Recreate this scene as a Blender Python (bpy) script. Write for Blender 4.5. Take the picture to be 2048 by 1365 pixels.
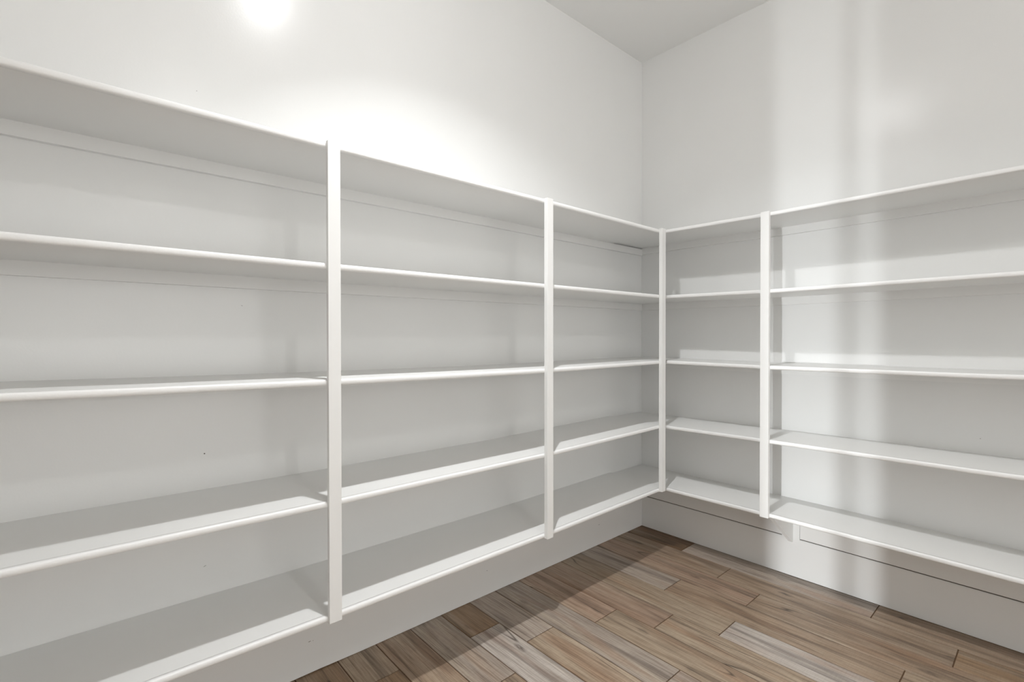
import bpy, bmesh, math, random
from mathutils import Vector, Matrix

for o in list(bpy.data.objects):
    bpy.data.objects.remove(o)
SC = bpy.context.scene
COL = SC.collection

# ------------------------------------------------------------------ camera
CAM = Vector((1.8543, -2.7794, 1.2494))
YAW, PITCH, ROLL, FPX = 0.84747, -0.00878, -0.00101, 976.36
fw = Vector((-math.sin(YAW)*math.cos(PITCH), math.cos(YAW)*math.cos(PITCH), math.sin(PITCH)))
rt = Vector((math.cos(YAW), math.sin(YAW), 0.0))
up = rt.cross(fw)
cr, sr = math.cos(ROLL), math.sin(ROLL)
R_ = rt*cr + up*sr
U_ = up*cr - rt*sr
cam_data = bpy.data.cameras.new('camera')
cam_data.sensor_width = 36.0
cam_data.lens = FPX/2048*36.0
cam_data.clip_start = 0.02
cam = bpy.data.objects.new('camera', cam_data)
COL.objects.link(cam)
M3 = Matrix((R_, U_, -fw)).transposed()
cam.matrix_world = Matrix.Translation(CAM) @ M3.to_4x4()
SC.camera = cam

# ------------------------------------------------------------------ daylight outside, exposure
world = bpy.data.worlds.new('daylight')
SC.world = world
world.use_nodes = True
bg = world.node_tree.nodes['Background']
bg.inputs['Color'].default_value = (1.0, 0.997, 0.982, 1)
bg.inputs['Strength'].default_value = 2.45
vs = SC.view_settings
vs.view_transform = 'Standard'
vs.look = 'None'
vs.exposure = 0.0
vs.gamma = 1.0
vs.use_curve_mapping = False

# ------------------------------------------------------------------ dimensions (metres)
H = 3.0518                      # ceiling
XE, YN = 5.40, -4.45            # far end wall, wall behind the camera
DL, DR = 0.3786, 0.3318         # shelf depths, left run and right run
TH = 0.019                      # board thickness
BASE_Z = [1.8209, 1.4551, 1.1023, 0.7365, 0.3836]    # shelf undersides, top shelf first
Y_END = -4.40                   # near end of the left run
X_END = 3.00                    # far end of the right run
GLOW_W = 6.2
MAIN_W, MAIN_SPREAD, POWER, BAND_W = 14.0, 108, (24.0, 5.0), 1450.0     # watts of light
LAMPS = ((0.95, -2.04), (3.10, -2.17), (4.55, -2.17))
# boards are a little out of level, as built: (station, height offset)
LEFT_DZ = [
    [(-3.02, .0002), (-2.74, -.001), (-2.2, -.0012), (-1.29, .0005), (-.40, -.0007)],
    [(-3.02, -.0018), (-2.2, -.001), (-1.29, .0023), (-.40, .0061)],
    [(-3.02, .0110), (-2.9, .0104), (-2.65, .0052), (-2.2, -.0015), (-1.75, -.0065), (-1.4, -.0091), (-1.09, -.0093), (-.40, -.0042)],
    [(-3.02, .0038), (-2.9, .0034), (-2.2, -.0066), (-1.29, -.0090), (-.40, .0040)],
    [(-3.02, .0035), (-2.6, .0019), (-2.2, -.0021), (-1.29, -.0022), (-.40, .0070)]]
RIGHT_DZ = [
    [(.0, .0062), (.38, .0062), (.9, -.0002), (1.76, .0037), (3.0, .0040)],
    [(.0, .0063), (.38, .0063), (.9, -.0004), (1.76, .0029), (3.0, .0030)],
    [(.0, -.0050), (.39, -.0057), (.9, -.0100), (1.04, -.0099), (1.64, -.0080), (1.76, -.0060), (3.0, -.0050)],
    [(.0, -.0038), (.38, -.0038), (.9, .0022), (1.64, .0073), (1.76, .0092), (3.0, .0092)],
    [(.0, -.0002), (.38, -.0002), (.9, .0022), (1.76, -.0007), (3.0, .0)]]

def dz(table, s):
    if s <= table[0][0]: return table[0][1]
    for (a, za), (b, zb) in zip(table, table[1:]):
        if s <= b:
            return za + (zb-za)*(s-a)/(b-a)
    return table[-1][1]

# ------------------------------------------------------------------ materials
def new_mat(name):
    m = bpy.data.materials.new(name); m.use_nodes = True
    nt = m.node_tree
    return m, nt, nt.nodes['Principled BSDF'], nt.nodes, nt.links

def paint(name, col, rough, bump_scale, bump_strength, bump_dist=0.001, mottled=0.0, fine=None):
    m, nt, b, N, L = new_mat(name)
    b.inputs['Base Color'].default_value = (*col, 1)
    b.inputs['Roughness'].default_value = rough
    tc = N.new('ShaderNodeTexCoord')
    no = N.new('ShaderNodeTexNoise'); no.inputs['Scale'].default_value = bump_scale
    no.inputs['Detail'].default_value = 2.0
    L.new(tc.outputs['Object'], no.inputs['Vector'])
    bu = N.new('ShaderNodeBump'); bu.inputs['Strength'].default_value = bump_strength
    bu.inputs['Distance'].default_value = bump_dist
    L.new(no.outputs['Fac'], bu.inputs['Height'])
    L.new(bu.outputs['Normal'], b.inputs['Normal'])
    if mottled:
        n2 = N.new('ShaderNodeTexNoise'); n2.inputs['Scale'].default_value = 3.0
        n2.inputs['Detail'].default_value = 3.0
        L.new(tc.outputs['Object'], n2.inputs['Vector'])
        r = N.new('ShaderNodeValToRGB')
        r.color_ramp.elements[0].position = 0.3; r.color_ramp.elements[1].position = 0.7
        r.color_ramp.elements[0].color = (*[c*(1-mottled) for c in col], 1)
        r.color_ramp.elements[1].color = (*col, 1)
        L.new(n2.outputs['Fac'], r.inputs['Fac'])
        L.new(r.outputs['Color'], b.inputs['Base Color'])
    return m

WALL = paint('wall_paint', (0.87, 0.872, 0.86), 0.24, 150.0, 0.10, 0.0012, 0.015)
CEIL = paint('ceiling_paint', (0.91, 0.912, 0.90), 0.6, 120.0, 0.12, 0.0012)
SHELF = paint('shelf_paint', (0.87, 0.87, 0.855), 0.38, 60.0, 0.05, 0.001, 0.01)
TRIM = paint('trim_paint', (0.89, 0.89, 0.875), 0.33, 90.0, 0.06, 0.001)
NOSE = paint('nosing_paint', (0.90, 0.90, 0.89), 0.36, 170.0, 0.30, 0.0015)
BASEB = paint('baseboard_paint', (0.87, 0.872, 0.86), 0.25, 40.0, 0.03, 0.001, 0.01)
GROUT = paint('grout', (0.13, 0.072, 0.036), 0.8, 300.0, 0.2, 0.001)
METAL = paint('fixture_white', (0.85, 0.85, 0.84), 0.4, 30.0, 0.0)

def scuff_mat():
    m, nt, b, N, L = new_mat('scuff')
    b.inputs['Base Color'].default_value = (0.10, 0.085, 0.07, 1)
    b.inputs['Roughness'].default_value = 0.8
    return m
SCUFF = scuff_mat()

def gap_shade_mat():
    m, nt, b, N, L = new_mat('gap_shade')
    b.inputs['Base Color'].default_value = (0.10, 0.088, 0.075, 1)  # dark colour stands in for the shade inside the baseboard gap
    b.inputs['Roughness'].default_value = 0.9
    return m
GAP_SHADE = gap_shade_mat()

def wood_mat():
    m, nt, b, N, L = new_mat('wood_look_tile')
    tc = N.new('ShaderNodeTexCoord')
    seed = N.new('ShaderNodeAttribute'); seed.attribute_type = 'OBJECT'; seed.attribute_name = 'seed'
    info = N.new('ShaderNodeObjectInfo')
    off = N.new('ShaderNodeVectorMath'); off.operation = 'ADD'
    sc = N.new('ShaderNodeVectorMath'); sc.operation = 'SCALE'
    sc.inputs[0].default_value = (7.3, 3.1, 5.7)
    L.new(seed.outputs['Fac'], sc.inputs['Scale'])
    L.new(tc.outputs['Object'], off.inputs[0]); L.new(sc.outputs['Vector'], off.inputs[1])

    def noise(sx, sy, detail=3.0, rough=0.55, dist=0.0):
        mp = N.new('ShaderNodeVectorMath'); mp.operation = 'MULTIPLY'
        mp.inputs[1].default_value = (sx, sy, 1.0)
        L.new(off.outputs['Vector'], mp.inputs[0])
        n = N.new('ShaderNodeTexNoise'); n.inputs['Scale'].default_value = 1.0
        n.inputs['Detail'].default_value = detail; n.inputs['Roughness'].default_value = rough
        n.inputs['Distortion'].default_value = dist
        L.new(mp.outputs['Vector'], n.inputs['Vector'])
        return n.outputs['Fac']
    def ramp(fac, p0, p1, c0=0.0, c1=1.0):
        mr = N.new('ShaderNodeMapRange'); mr.clamp = True
        mr.inputs['From Min'].default_value = p0; mr.inputs['From Max'].default_value = p1
        mr.inputs['To Min'].default_value = c0; mr.inputs['To Max'].default_value = c1
        L.new(fac, mr.inputs['Value']); return mr.outputs['Result']
    def mix(fac, a, bcol, mode='MIX'):
        mx = N.new('ShaderNodeMix'); mx.data_type = 'RGBA'; mx.blend_type = mode
        L.new(fac, mx.inputs['Factor'])
        for s, v in (('A', a), ('B', bcol)):
            sock = [i for i in mx.inputs if i.name == s and i.type == 'RGBA'][0]
            if isinstance(v, tuple): sock.default_value = (*v, 1)
            else: L.new(v, sock)
        return [o for o in mx.outputs if o.type == 'RGBA'][0]
    def math_(op, a, v):
        n = N.new('ShaderNodeMath'); n.operation = op
        L.new(a, n.inputs[0])
        if isinstance(v, (int, float)): n.inputs[1].default_value = v
        else: L.new(v, n.inputs[1])
        return n.outputs[0]

    base = info.outputs['Color']
    # broad lengthwise bands, pale and dark
    dark = mix(ramp(noise(1.1, 17.0, 2.0, 0.5, 0.6), 0.53, 0.64, 0.0, 0.66), base, (0.44, 0.42, 0.42), 'MULTIPLY')
    pale = mix(ramp(noise(0.9, 13.0, 2.0, 0.5, 0.4), 0.50, 0.66, 0.0, 0.42), dark, (0.54, 0.45, 0.345))
    rust = mix(ramp(noise(1.5, 9.0, 2.0, 0.5, 0.3), 0.56, 0.70, 0.0, 0.40), pale, (0.36, 0.20, 0.115))
    # fine grain
    g1 = mix(ramp(noise(7.0, 190.0, 4.0, 0.6), 0.40, 0.64, 0.0, 0.62), rust, (0.50, 0.44, 0.40), 'MULTIPLY')
    g2 = mix(ramp(noise(3.0, 60.0, 3.0, 0.6, 0.5), 0.50, 0.66, 0.0, 0.52), g1, (0.42, 0.37, 0.34), 'MULTIPLY')
    saw = mix(ramp(noise(260.0, 18.0, 1.0, 0.5), 0.45, 0.70, 0.0, 0.16), g2, (0.55, 0.52, 0.50), 'MULTIPLY')
    # long fine cracks following the grain
    cn = noise(0.75, 8.5, 1.0, 0.4, 0.0)
    cr_ = math_('ABSOLUTE', math_('SUBTRACT', cn, 0.56), 0.0)
    crack_line = ramp(cr_, 0.0, 0.0075, 1.0, 0.0)
    gate = ramp(noise(2.2, 3.0, 1.0), 0.50, 0.56, 0.0, 0.85)
    ck = mix(math_('MULTIPLY', crack_line, gate), saw, (0.045, 0.028, 0.020))
    # knots: sparse, lengthwise dark ovals
    mp = N.new('ShaderNodeVectorMath'); mp.operation = 'MULTIPLY'; mp.inputs[1].default_value = (3.6, 9.0, 1.0)
    L.new(off.outputs['Vector'], mp.inputs[0])
    vo = N.new('ShaderNodeTexVoronoi'); vo.inputs['Scale'].default_value = 1.0; vo.inputs['Randomness'].default_value = 1.0
    L.new(mp.outputs['Vector'], vo.inputs['Vector'])
    sep = N.new('ShaderNodeSeparateColor'); L.new(vo.outputs['Color'], sep.inputs['Color'])
    kn = math_('MULTIPLY', ramp(vo.outputs['Distance'], 0.02, 0.16, 0.95, 0.0), ramp(sep.outputs['Red'], 0.50, 0.54))
    kn2 = math_('MULTIPLY', kn, ramp(noise(30.0, 160.0, 2.0), 0.30, 0.55))
    col = mix(kn2, ck, (0.06, 0.042, 0.034))
    L.new(col, b.inputs['Base Color'])
    L.new(ramp(noise(5.0, 90.0, 3.0), 0.3, 0.7, 0.36, 0.52), b.inputs['Roughness'])
    bu = N.new('ShaderNodeBump'); bu.inputs['Strength'].default_value = 0.18; bu.inputs['Distance'].default_value = 0.001
    L.new(noise(8.0, 150.0, 3.0), bu.inputs['Height'])
    L.new(bu.outputs['Normal'], b.inputs['Normal'])
    return m
WOOD = wood_mat()

# ------------------------------------------------------------------ mesh helpers
def link(name, me, mat, parent=None):
    o = bpy.data.objects.new(name, me)
    if mat and not me.materials: me.materials.append(mat)
    COL.objects.link(o)
    if parent: o.parent = parent
    return o

def box_mesh(name, x0, x1, y0, y1, z0, z1, bevel=0.0, seg=2):
    bm = bmesh.new()
    vs_ = [bm.verts.new((x, y, z)) for x in (x0, x1) for y in (y0, y1) for z in (z0, z1)]
    for f in ((0,1,3,2),(4,6,7,5),(0,4,5,1),(2,3,7,6),(0,2,6,4),(1,5,7,3)):
        bm.faces.new([vs_[i] for i in f])
    bmesh.ops.recalc_face_normals(bm, faces=bm.faces)
    if bevel:
        bmesh.ops.bevel(bm, geom=list(bm.edges), offset=bevel, segments=seg, affect='EDGES', profile=0.5)
    me = bpy.data.meshes.new(name); bm.to_mesh(me); bm.free()
    return me

def box(name, x0, x1, y0, y1, z0, z1, mat, parent=None, bevel=0.0):
    return link(name, box_mesh(name, x0, x1, y0, y1, z0, z1, bevel), mat, parent)

def sweep(name, rings, mat, parent=None, smooth_ring=False):
    """closed profile rings (same count) joined along the run, ends capped"""
    bm = bmesh.new()
    R = [[bm.verts.new(p) for p in r] for r in rings]
    n = len(R[0])
    for a, b in zip(R, R[1:]):
        for i in range(n):
            f = bm.faces.new((a[i], a[(i+1) % n], b[(i+1) % n], b[i]))
            f.smooth = smooth_ring
    bm.faces.new(R[0][::-1]); bm.faces.new(R[-1])
    bmesh.ops.recalc_face_normals(bm, faces=bm.faces)
    me = bpy.data.meshes.new(name); bm.to_mesh(me); bm.free()
    o = link(name, me, mat, parent)
    return o

def tag(o, label=None, cat=None, group=None, kind=None):
    if label: o['label'] = label
    if cat: o['category'] = cat
    if group: o['group'] = group
    if kind: o['kind'] = kind
    return o

def empty(name, loc):
    e = bpy.data.objects.new(name, None); e.location = loc
    e.empty_display_size = 0.1
    COL.objects.link(e)
    return e

def struct(name, o, label, cat):
    return tag(o, label, cat, kind='structure')

# ------------------------------------------------------------------ room shell
WT = 0.12
def add_box(bm, x0, x1, y0, y1, z0, z1):
    v = [bm.verts.new((x, y, z)) for x in (x0, x1) for y in (y0, y1) for z in (z0, z1)]
    for f in ((0,1,3,2),(4,6,7,5),(0,4,5,1),(2,3,7,6),(0,2,6,4),(1,5,7,3)):
        bm.faces.new([v[i] for i in f])
def wall(name, axis, at, t, s0, s1, hole, label):
    """wall slab at `at`, thickness t, running s0..s1, with an optional opening (h0, h1, z0, z1)"""
    bm = bmesh.new()
    def blk(a, b, z0, z1):
        if b-a < 1e-4 or z1-z0 < 1e-4: return
        if axis == 'y': add_box(bm, min(at, at+t), max(at, at+t), a, b, z0, z1)
        else: add_box(bm, a, b, min(at, at+t), max(at, at+t), z0, z1)
    if hole:
        h0, h1, z0, z1 = hole
        blk(s0, h0, 0, H); blk(h1, s1, 0, H); blk(h0, h1, z1, H); blk(h0, h1, 0, z0)
    else:
        blk(s0, s1, 0, H)
    bmesh.ops.recalc_face_normals(bm, faces=bm.faces)
    me = bpy.data.meshes.new(name); bm.to_mesh(me); bm.free()
    struct(name, link(name, me, WALL), label, 'wall')
END_HOLE = (-3.7, -0.9, 0.05, 2.55)  # opening added to let soft daylight fill the room
NEAR_HOLE = (1.20, 2.50, 0.0, 2.44)
wall('wall_left', 'y', 0.0, -WT, YN-WT, WT, None, 'white painted wall behind the long left shelves')
wall('wall_right', 'x', 0.0, WT, 0.0, XE+WT, None, 'white painted wall behind the right-hand shelves')
wall('wall_near', 'x', YN, -WT, 0.0, XE+WT, NEAR_HOLE, 'white wall behind the viewer with doors added to shape a light band')
wall('wall_end', 'y', XE, WT, YN, 0.0, END_HOLE, 'white wall with a wide opening added for fill daylight at the far end of the pantry')
struct('ceiling', box('ceiling', -WT, XE+WT, YN-WT, WT, H, H+0.1, CEIL), 'plain white painted ceiling above the shelves', 'ceiling')

# added doors, ajar to shape a light band on the right wall, split by a mullion
dr = empty('slit_door', (1.83, YN, 0))
struct('slit_door', dr, 'added white double doors behind the viewer, ajar to shape a light band', 'door')
def part_box(name, parent, x0, x1, y0, y1, z0, z1, mat, bevel=0.0):
    o = box(name, x0, x1, y0, y1, z0, z1, mat, None, bevel)
    o.parent = parent
    o.matrix_parent_inverse = Matrix.Translation(-Vector(parent.location))
    return o
part_box('slit_leaf', dr, 1.202, 1.738, YN-0.07, YN-0.03, 0.004, 2.436, TRIM, 0.002)
part_box('slit_leaf', dr, 1.918, 2.498, YN-0.07, YN-0.03, 0.004, 2.436, TRIM, 0.002)
part_box('slit_bar', dr, 1.862, 1.888, YN-0.06, YN-0.04, 0.0, 2.44, TRIM, 0.001)  # added bar, leaves a dark stripe in the light band
for x0, x1 in ((1.11, 1.197), (2.503, 2.59)):
    part_box('slit_casing', dr, x0, x1, YN, YN+0.018, 0.004, 2.53, TRIM, 0.003)
part_box('slit_casing', dr, 1.198, 2.502, YN, YN+0.018, 2.443, 2.53, TRIM, 0.003)

# ------------------------------------------------------------------ floor of wood-look plank tiles
PW, PL, GAP = 0.157, 0.911, 0.0042
Y0F = -0.006
floor = box('floor', -WT, XE+WT, YN-4.0, WT, -0.10, -0.003, GROUT)
struct('floor', floor, 'wood-look plank tile floor with brown grout joints', 'floor')
# measured end joints for the rows that show, then a random stagger
JOINT = {0: .380, 1: .670, 2: .883, 3: .555, 4: .904, 5: .696, 6: .5025, 7: .908, 8: .4035, 9: .2275, 10: .510, 11: .75, 12: .209}
GREY = (0.45, 0.385, 0.325); TAN = (0.44, 0.345, 0.25); PINK = (0.42, 0.30, 0.22)
BROWN = (0.36, 0.245, 0.15); DARK = (0.19, 0.112, 0.055); MID = (0.42, 0.315, 0.225); WHITEW = (0.56, 0.51, 0.46)
TINT = {(0,0): DARK, (0,1): GREY, (0,2): MID, (1,0): MID, (1,1): MID, (1,2): BROWN, (2,0): PINK, (2,1): MID, (2,2): TAN,
        (3,0): GREY, (3,1): MID, (3,2): TAN, (4,0): TAN, (4,1): WHITEW, (5,0): PINK, (5,1): TAN, (6,0): PINK, (6,1): TAN,
        (7,0): GREY, (7,1): GREY, (8,0): GREY, (8,1): TAN, (9,0): BROWN, (9,1): WHITEW, (10,0): GREY, (10,1): TAN,
        (11,0): MID, (11,1): GREY, (12,0): TAN, (12,1): BROWN}
rng = random.Random(11)
mesh_cache = {}
def plank_mesh(length, width):
    key = (round(length, 3), round(width, 3))
    if key not in mesh_cache:
        bm = bmesh.new()
        add_box(bm, 0, length, -width, 0, 0, 0.003)
        bmesh.ops.recalc_face_normals(bm, faces=bm.faces)
        top = [e for e in bm.edges if all(v.co.z > 0.002 for v in e.verts)]
        bmesh.ops.bevel(bm, geom=top, offset=0.0009, segments=1, affect='EDGES')
        me = bpy.data.meshes.new('plank'); bm.to_mesh(me); bm.free()
        me.materials.append(WOOD)
        mesh_cache[key] = me
    return mesh_cache[key]
row = 0
while True:
    yt = Y0F - PW*row
    yb = max(yt-PW, YN)
    if yt - yb < 0.03: break
    j = JOINT.get(row, rng.uniform(0.1, 0.9))
    edges = [0.004]
    while j < 0.06: j += PL
    while j < XE-0.05:
        edges.append(j); j += PL
    edges.append(XE-0.004)
    for k, (a, b_) in enumerate(zip(edges, edges[1:])):
        me = plank_mesh(b_-a-GAP, yt-yb-GAP)
        o = bpy.data.objects.new('plank', me)
        COL.objects.link(o)
        o.location = (a+GAP/2, yt-GAP/2, -0.003)
        o.parent = floor
        c = TINT.get((row, k)) or rng.choice((GREY, TAN, PINK, BROWN, MID, MID))
        v = rng.uniform(0.93, 1.07)
        o.color = (c[0]*v, c[1]*v, c[2]*v, 1)
        o['seed'] = float(row*7.37 + k*3.19 + 0.5)
    row += 1

# ------------------------------------------------------------------ baseboards
BT, BZ = 0.012, 0.200
def profile_board(name, along, s0, s1, bottoms, mat):
    """board standing on the floor against a wall; along='y' on the left wall, 'x' on the right wall"""
    rings = []
    for s, zb in bottoms:
        prof = [(0, zb), (BT, zb), (BT, BZ-0.004), (BT-0.003, BZ), (0, BZ)]
        rings.append([((d, s, z) if along == 'y' else (s, -d, z)) for d, z in prof])
    return sweep(name, rings, mat)
bl = profile_board('baseboard_left', 'y', 0, 0, [(YN, .002), (-2.62, .002), (-2.42, .0045), (-2.12, .0045), (-1.95, .0015), (-1.2, .0020), (0.0, .0020)], BASEB)
struct('baseboard_left', bl, 'plain white baseboard below the left shelves', 'baseboard')
brd = profile_board('baseboard_right', 'x', 0, 0, [(BT, .0026), (XE, .0026)], BASEB)
struct('baseboard_right', brd, 'plain white baseboard below the right shelves', 'baseboard')

# ------------------------------------------------------------------ shelving
NOSE_A = 0.008
def run_board(axis, stations, depth0, depth1, table, zb, name, mat, parent, back=0.0):
    rings = []
    for s in stations:
        z0 = zb + dz(table, s); z1 = z0 + TH
        prof = [(depth0, z0), (depth1, z0), (depth1, z1), (depth0, z1)]
        rings.append([((d, s, z) if axis == 'y' else (s, -d, z)) for d, z in prof])
    return sweep(name, rings, mat, parent)

def run_nosing(axis, stations, depth, table, zb, parent):
    rings = []
    n = 10
    for s in stations:
        z0 = zb + dz(table, s); zm = z0 + TH/2
        prof = [(depth-NOSE_A-0.006, z0), ]
        for i in range(n+1):
            t = -math.pi/2 + math.pi*i/n
            c, q = math.cos(t), math.sin(t)
            ex = 0.72
            d = depth - NOSE_A + NOSE_A*(abs(c)**ex)
            z = zm + (TH/2)*math.copysign(abs(q)**ex, q)
            prof.append((d, z))
        prof.append((depth-NOSE_A-0.006, z0+TH))
        rings.append([((d, s, z) if axis == 'y' else (s, -d, z)) for d, z in prof])
    return sweep('nosing', rings, NOSE, parent, True)

def stations_for(table, s0, s1, step=0.12):
    pts = {s0, s1}
    for s, _ in table:
        if s0 < s < s1: pts.add(s)
    n = int((s1-s0)/step)
    for i in range(1, n): pts.add(s0+(s1-s0)*i/n)
    return sorted(pts)

CLEAT_H, CLEAT_T = 0.040, 0.018
# --- left run
left = empty('wall_shelving', (0, 0, 0))
tag(left, 'long five-tier white built-in shelving on the left wall with three upright posts', 'shelves', 'built-in pantry shelving')
for i, zb in enumerate(BASE_Z):
    tb = LEFT_DZ[i]
    st = stations_for(tb, Y_END, -DR-0.0008)
    sh = run_board('y', st, 0.0005, DL-NOSE_A-0.006, tb, zb, 'shelf', SHELF, left)
    run_nosing('y', st, DL, tb, zb, sh)
    cst = stations_for(tb, Y_END, -CLEAT_T-0.001, 0.3)
    hh = CLEAT_H if i < 4 else BASE_Z[4]-BZ-0.0050
    tt = CLEAT_T if i < 4 else BT
    rings = []
    for s in cst:
        z1 = zb + dz(tb, s)
        rings.append([(d, s, z) for d, z in ((0.0, z1-hh), (tt, z1-hh), (tt, z1), (0.0, z1))])
    sweep('cleat', rings, SHELF, left)
def post(x0, x1, y0, y1, z0, z1, parent):
    return box('post', x0, x1, y0, y1, z0, z1, TRIM, parent, 0.0012)
PT = 0.0185
post(DL-0.001, DL+PT-0.004, -2.2230, -2.1845, 0.3815, 1.8395, left)
post(DL-0.001, DL+PT, -1.2915, -1.2550, 0.3820, 1.8410, left)
post(DL-0.001, DL+PT, -0.3985, -0.3618, 0.3945, 1.8420, left)
# --- right run
right = empty('wall_shelving', (0, 0, 0))
tag(right, 'five-tier white built-in shelving on the right wall with one post and an angled bracket below', 'shelves', 'built-in pantry shelving')
PX0, PX1 = 0.8715, 0.9567          # bracket back plate
for i, zb in enumerate(BASE_Z):
    tb = RIGHT_DZ[i]
    st = stations_for(tb, 0.0005, X_END)
    sh = run_board('x', st, 0.0005, DR-NOSE_A-0.006, tb, zb, 'shelf', SHELF, right)
    run_nosing('x', stations_for(tb, DL+0.0005, X_END), DR, tb, zb, sh)
    # square edge where the left-hand board butts against this one
    rings = []
    for s in stations_for(tb, 0.0005, DL+0.0005, 0.2):
        z0 = zb + dz(tb, s)
        rings.append([(s, -d, z) for d, z in ((DR-NOSE_A-0.006, z0), (DR, z0), (DR, z0+TH), (DR-NOSE_A-0.006, z0+TH))])
    sweep('shelf_end', rings, SHELF, sh)
    spans = [(0.0, X_END)] if i < 4 else [(BT+0.001, PX0-0.0008), (PX1+0.0012, X_END)]
    hh = CLEAT_H if i < 4 else BASE_Z[4]-BZ-0.0050
    tt = CLEAT_T if i < 4 else BT-0.001
    for a, b_ in spans:
        rings = []
        for s in stations_for(tb, a, b_, 0.3):
            z1 = zb + dz(tb, s)
            lo = (z1-hh) if i < 4 else BZ+0.0050
            rings.append([(s, -d, z) for d, z in ((0.0, lo), (tt, lo), (tt, z1), (0.0, z1))])
        sweep('cleat', rings, SHELF, right)
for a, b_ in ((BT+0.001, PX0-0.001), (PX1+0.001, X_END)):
    box('gap_shade_strip', a, b_, -0.0085, -0.0001, BZ+0.0001, BZ+0.0049, GAP_SHADE, right)  # dark strip paints the shade in the gap above the baseboard
post(0.8915, 0.9300, -DR-PT, -DR+0.001, 0.3870, 1.8405, right)
# bracket under the lowest right shelf: back plate and triangular gusset
br = empty('bracket', (0.914, 0, 0)); br.parent = right
def brpart(name, me, mat):
    o = link(name, me, mat, br); o.matrix_parent_inverse = Matrix.Translation((-0.914, 0, 0)); return o
ztop = BASE_Z[4] + dz(RIGHT_DZ[4], 0.92) - 0.0003
brpart('back_plate', box_mesh('back_plate', PX0, PX1, -BT-0.0003, -0.0002, 0.124, ztop, 0.0001, 1), BASEB)
prof = [(-BT-0.0012, ztop), (-0.292, ztop), (-0.292, ztop-0.006), (-0.028, 0.186), (-0.022, 0.1825), (-BT-0.0012, 0.1825)]
bm = bmesh.new()
A = [bm.verts.new((0.9065, y, z)) for y, z in prof]; B = [bm.verts.new((0.9255, y, z)) for y, z in prof]
bm.faces.new(A); bm.faces.new(B[::-1])
for i in range(len(prof)):
    bm.faces.new((A[i], B[i], B[(i+1) % len(prof)], A[(i+1) % len(prof)]))
bmesh.ops.recalc_face_normals(bm, faces=bm.faces)
me = bpy.data.meshes.new('gusset'); bm.to_mesh(me); bm.free()
brpart('gusset', me, TRIM)

# ------------------------------------------------------------------ ceiling lights
def disc_mesh(name, prof, n=40, caps=True):
    bm = bmesh.new()
    rings = []
    for r, z in prof:
        rings.append([bm.verts.new((r*math.cos(2*math.pi*i/n), r*math.sin(2*math.pi*i/n), z)) for i in range(n)])
    for a, b_ in zip(rings, rings[1:]):
        for i in range(n):
            f = bm.faces.new((a[i], a[(i+1) % n], b_[(i+1) % n], b_[i])); f.smooth = True
    if caps:
        bm.faces.new(rings[0]); bm.faces.new(rings[-1])
    bmesh.ops.recalc_face_normals(bm, faces=bm.faces)
    me = bpy.data.meshes.new(name); bm.to_mesh(me); bm.free()
    return me
LAB = ('bare globe bulb in a white ceiling lampholder in the middle of the row',
       'bare globe bulb in a white ceiling lampholder at the far end of the row')
BULB_R = 0.045
def glow_mat(name, strength):
    m, nt, b, N, L = new_mat(name)
    b.inputs['Base Color'].default_value = (0.9, 0.9, 0.9, 1)
    b.inputs['Emission Color'].default_value = (0.98, 0.985, 1.0, 1)
    b.inputs['Emission Strength'].default_value = strength
    return m
def bulb_mat(watts, r, col):
    m, nt, b, N, L = new_mat('lit_bulb')
    b.inputs['Base Color'].default_value = (0.9, 0.9, 0.9, 1)
    b.inputs['Emission Color'].default_value = (*col, 1)
    b.inputs['Emission Strength'].default_value = watts/(4*math.pi*math.pi*r**2)
    return m
def bulb(parent, z, r, watts, col=(1.0, 0.995, 0.98)):
    bm = bmesh.new()
    bmesh.ops.create_icosphere(bm, subdivisions=3, radius=r, matrix=Matrix.Translation((0, 0, z)))
    for f in bm.faces: f.smooth = True
    me = bpy.data.meshes.new('bulb'); bm.to_mesh(me); bm.free()
    return link('bulb', me, bulb_mat(watts, r, col), parent)
# the downlight over the shelves
e = empty('ceiling_light', (*LAMPS[0], H))
tag(e, 'round white flush LED downlight closest to the left shelves', 'ceiling light', 'ceiling lights in a row')
link('trim_ring', disc_mesh('trim_ring', [(0.092, 0.0), (0.092, -0.010), (0.084, -0.020), (0.070, -0.024)]), METAL, e)
link('lens', disc_mesh('lens', [(0.069, -0.0238), (0.066, -0.036), (0.056, -0.048), (0.040, -0.057), (0.020, -0.062)]), glow_mat('glowing_lens', GLOW_W/(math.pi*0.0195)), e)
ld = bpy.data.lights.new('led_panel', 'AREA'); ld.shape = 'DISK'; ld.size = 0.06
ld.energy = MAIN_W; ld.color = (0.97, 0.985, 1.0); ld.spread = math.radians(MAIN_SPREAD)
lo = bpy.data.objects.new('led_panel', ld); COL.objects.link(lo)
lo.parent = e; lo.location = (0, 0, -0.070); lo.rotation_euler = (math.radians(14), 0, 0)   # tilted towards the right-hand wall
# two bare bulbs further along the row
for (x, y), lab, pw in zip(LAMPS[1:], LAB, POWER):
    e = empty('ceiling_light', (x, y, H))
    tag(e, lab, 'ceiling light', 'ceiling lights in a row')
    link('lampholder', disc_mesh('lampholder', [(0.055, 0.0), (0.055, -0.008), (0.045, -0.020), (0.022, -0.030), (0.019, -0.052)]), METAL, e)
    bulb(e, -0.050-BULB_R*0.96, BULB_R, pw)
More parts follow.
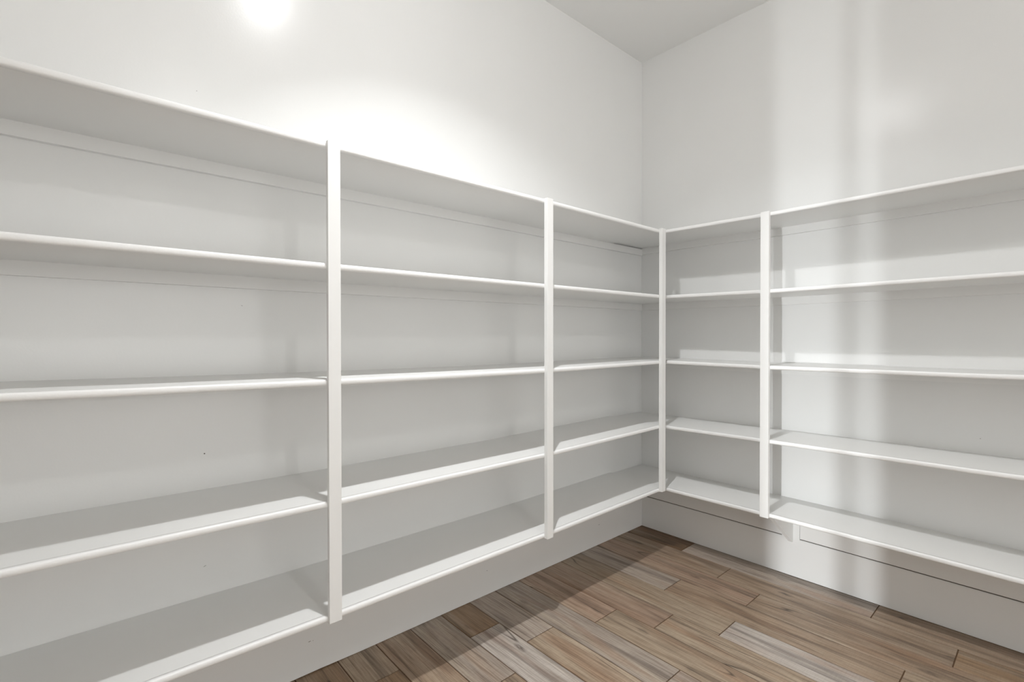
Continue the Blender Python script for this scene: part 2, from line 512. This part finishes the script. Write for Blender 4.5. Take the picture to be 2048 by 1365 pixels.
# added unseen lamp beyond the doors, throws the light band on the right wall
e = empty('band_lamp', (2.34, -7.45, 0.0))
tag(e, 'added unseen lamp beyond the added double doors, source of the wall light band', 'added light')
link('base', disc_mesh('base', [(0.13, -0.003), (0.13, 0.008), (0.12, 0.015), (0.02, 0.022)]), METAL, e)  # base of the added unseen lamp
link('band_lamp_pole', disc_mesh('band_lamp_pole', [(0.011, 0.020), (0.011, 0.97), (0.018, 1.00)]), METAL, e)
bulb(e, 1.040, 0.042, BAND_W, (0.94, 0.975, 1.0))
link('band_lamp_shade', disc_mesh('band_lamp_shade', [(0.120, 1.046), (0.123, 1.046), (0.060, 1.25), (0.057, 1.25), (0.120, 1.046)], 40, False), METAL, e)  # added shade, rim set to fade the light band upwards

# ------------------------------------------------------------------ small marks of wear
def mark(parent, axis, p, w, h, rot=0.0, mat=None, name='scuff'):
    """tiny flat chip or scuff lying on a surface that faces +x (axis 'x') or -y (axis 'y')"""
    bm = bmesh.new(); n = 9
    r2 = random.Random(int(abs(p[0]*731+p[1]*977+p[2]*389)*100))
    ring = []
    for i in range(n):
        t = 2*math.pi*i/n; k = r2.uniform(0.65, 1.0)
        a, b_ = w/2*k*math.cos(t), h/2*k*math.sin(t)
        ring.append((a*math.cos(rot)-b_*math.sin(rot), a*math.sin(rot)+b_*math.cos(rot)))
    if axis == 'x':
        A = [bm.verts.new((p[0]-0.0004, p[1]+a, p[2]+b_)) for a, b_ in ring]
        B = [bm.verts.new((p[0]+0.0004, p[1]+a*.9, p[2]+b_*.9)) for a, b_ in ring]
    else:
        A = [bm.verts.new((p[0]+a, p[1]+0.0004, p[2]+b_)) for a, b_ in ring]
        B = [bm.verts.new((p[0]+a*.9, p[1]-0.0004, p[2]+b_*.9)) for a, b_ in ring]
    bm.faces.new(A); bm.faces.new(B)
    for i in range(n): bm.faces.new((A[i], A[(i+1) % n], B[(i+1) % n], B[i]))
    bmesh.ops.recalc_face_normals(bm, faces=bm.faces)
    me = bpy.data.meshes.new(name); bm.to_mesh(me); bm.free()
    return link(name, me, mat or SCUFF, parent)
WL = bpy.data.objects['wall_left']; WR = bpy.data.objects['wall_right']
mark(bl, 'x', (BT, -2.153, 0.122), 0.012, 0.0022, 0.10)
mark(bl, 'x', (BT, -2.140, 0.1205), 0.004, 0.0016, 0.0)
mark(bl, 'x', (BT, -1.315, 0.118), 0.005, 0.004, 0.0)
mark(bl, 'x', (BT, -0.458, 0.1215), 0.014, 0.0028, 0.1)
mark(WL, 'x', (0, -2.480, 0.869), 0.006, 0.005)
mark(WL, 'x', (0, -2.481, 0.501), 0.011, 0.0014, 0.5)
mark(WL, 'x', (0, -2.495, 2.042), 0.0026, 0.0026)
mark(WL, 'x', (0, -2.368, 1.356), 0.007, 0.0014, -0.4)
mark(WR, 'y', (1.626, 0, 0.8265), 0.004, 0.003)
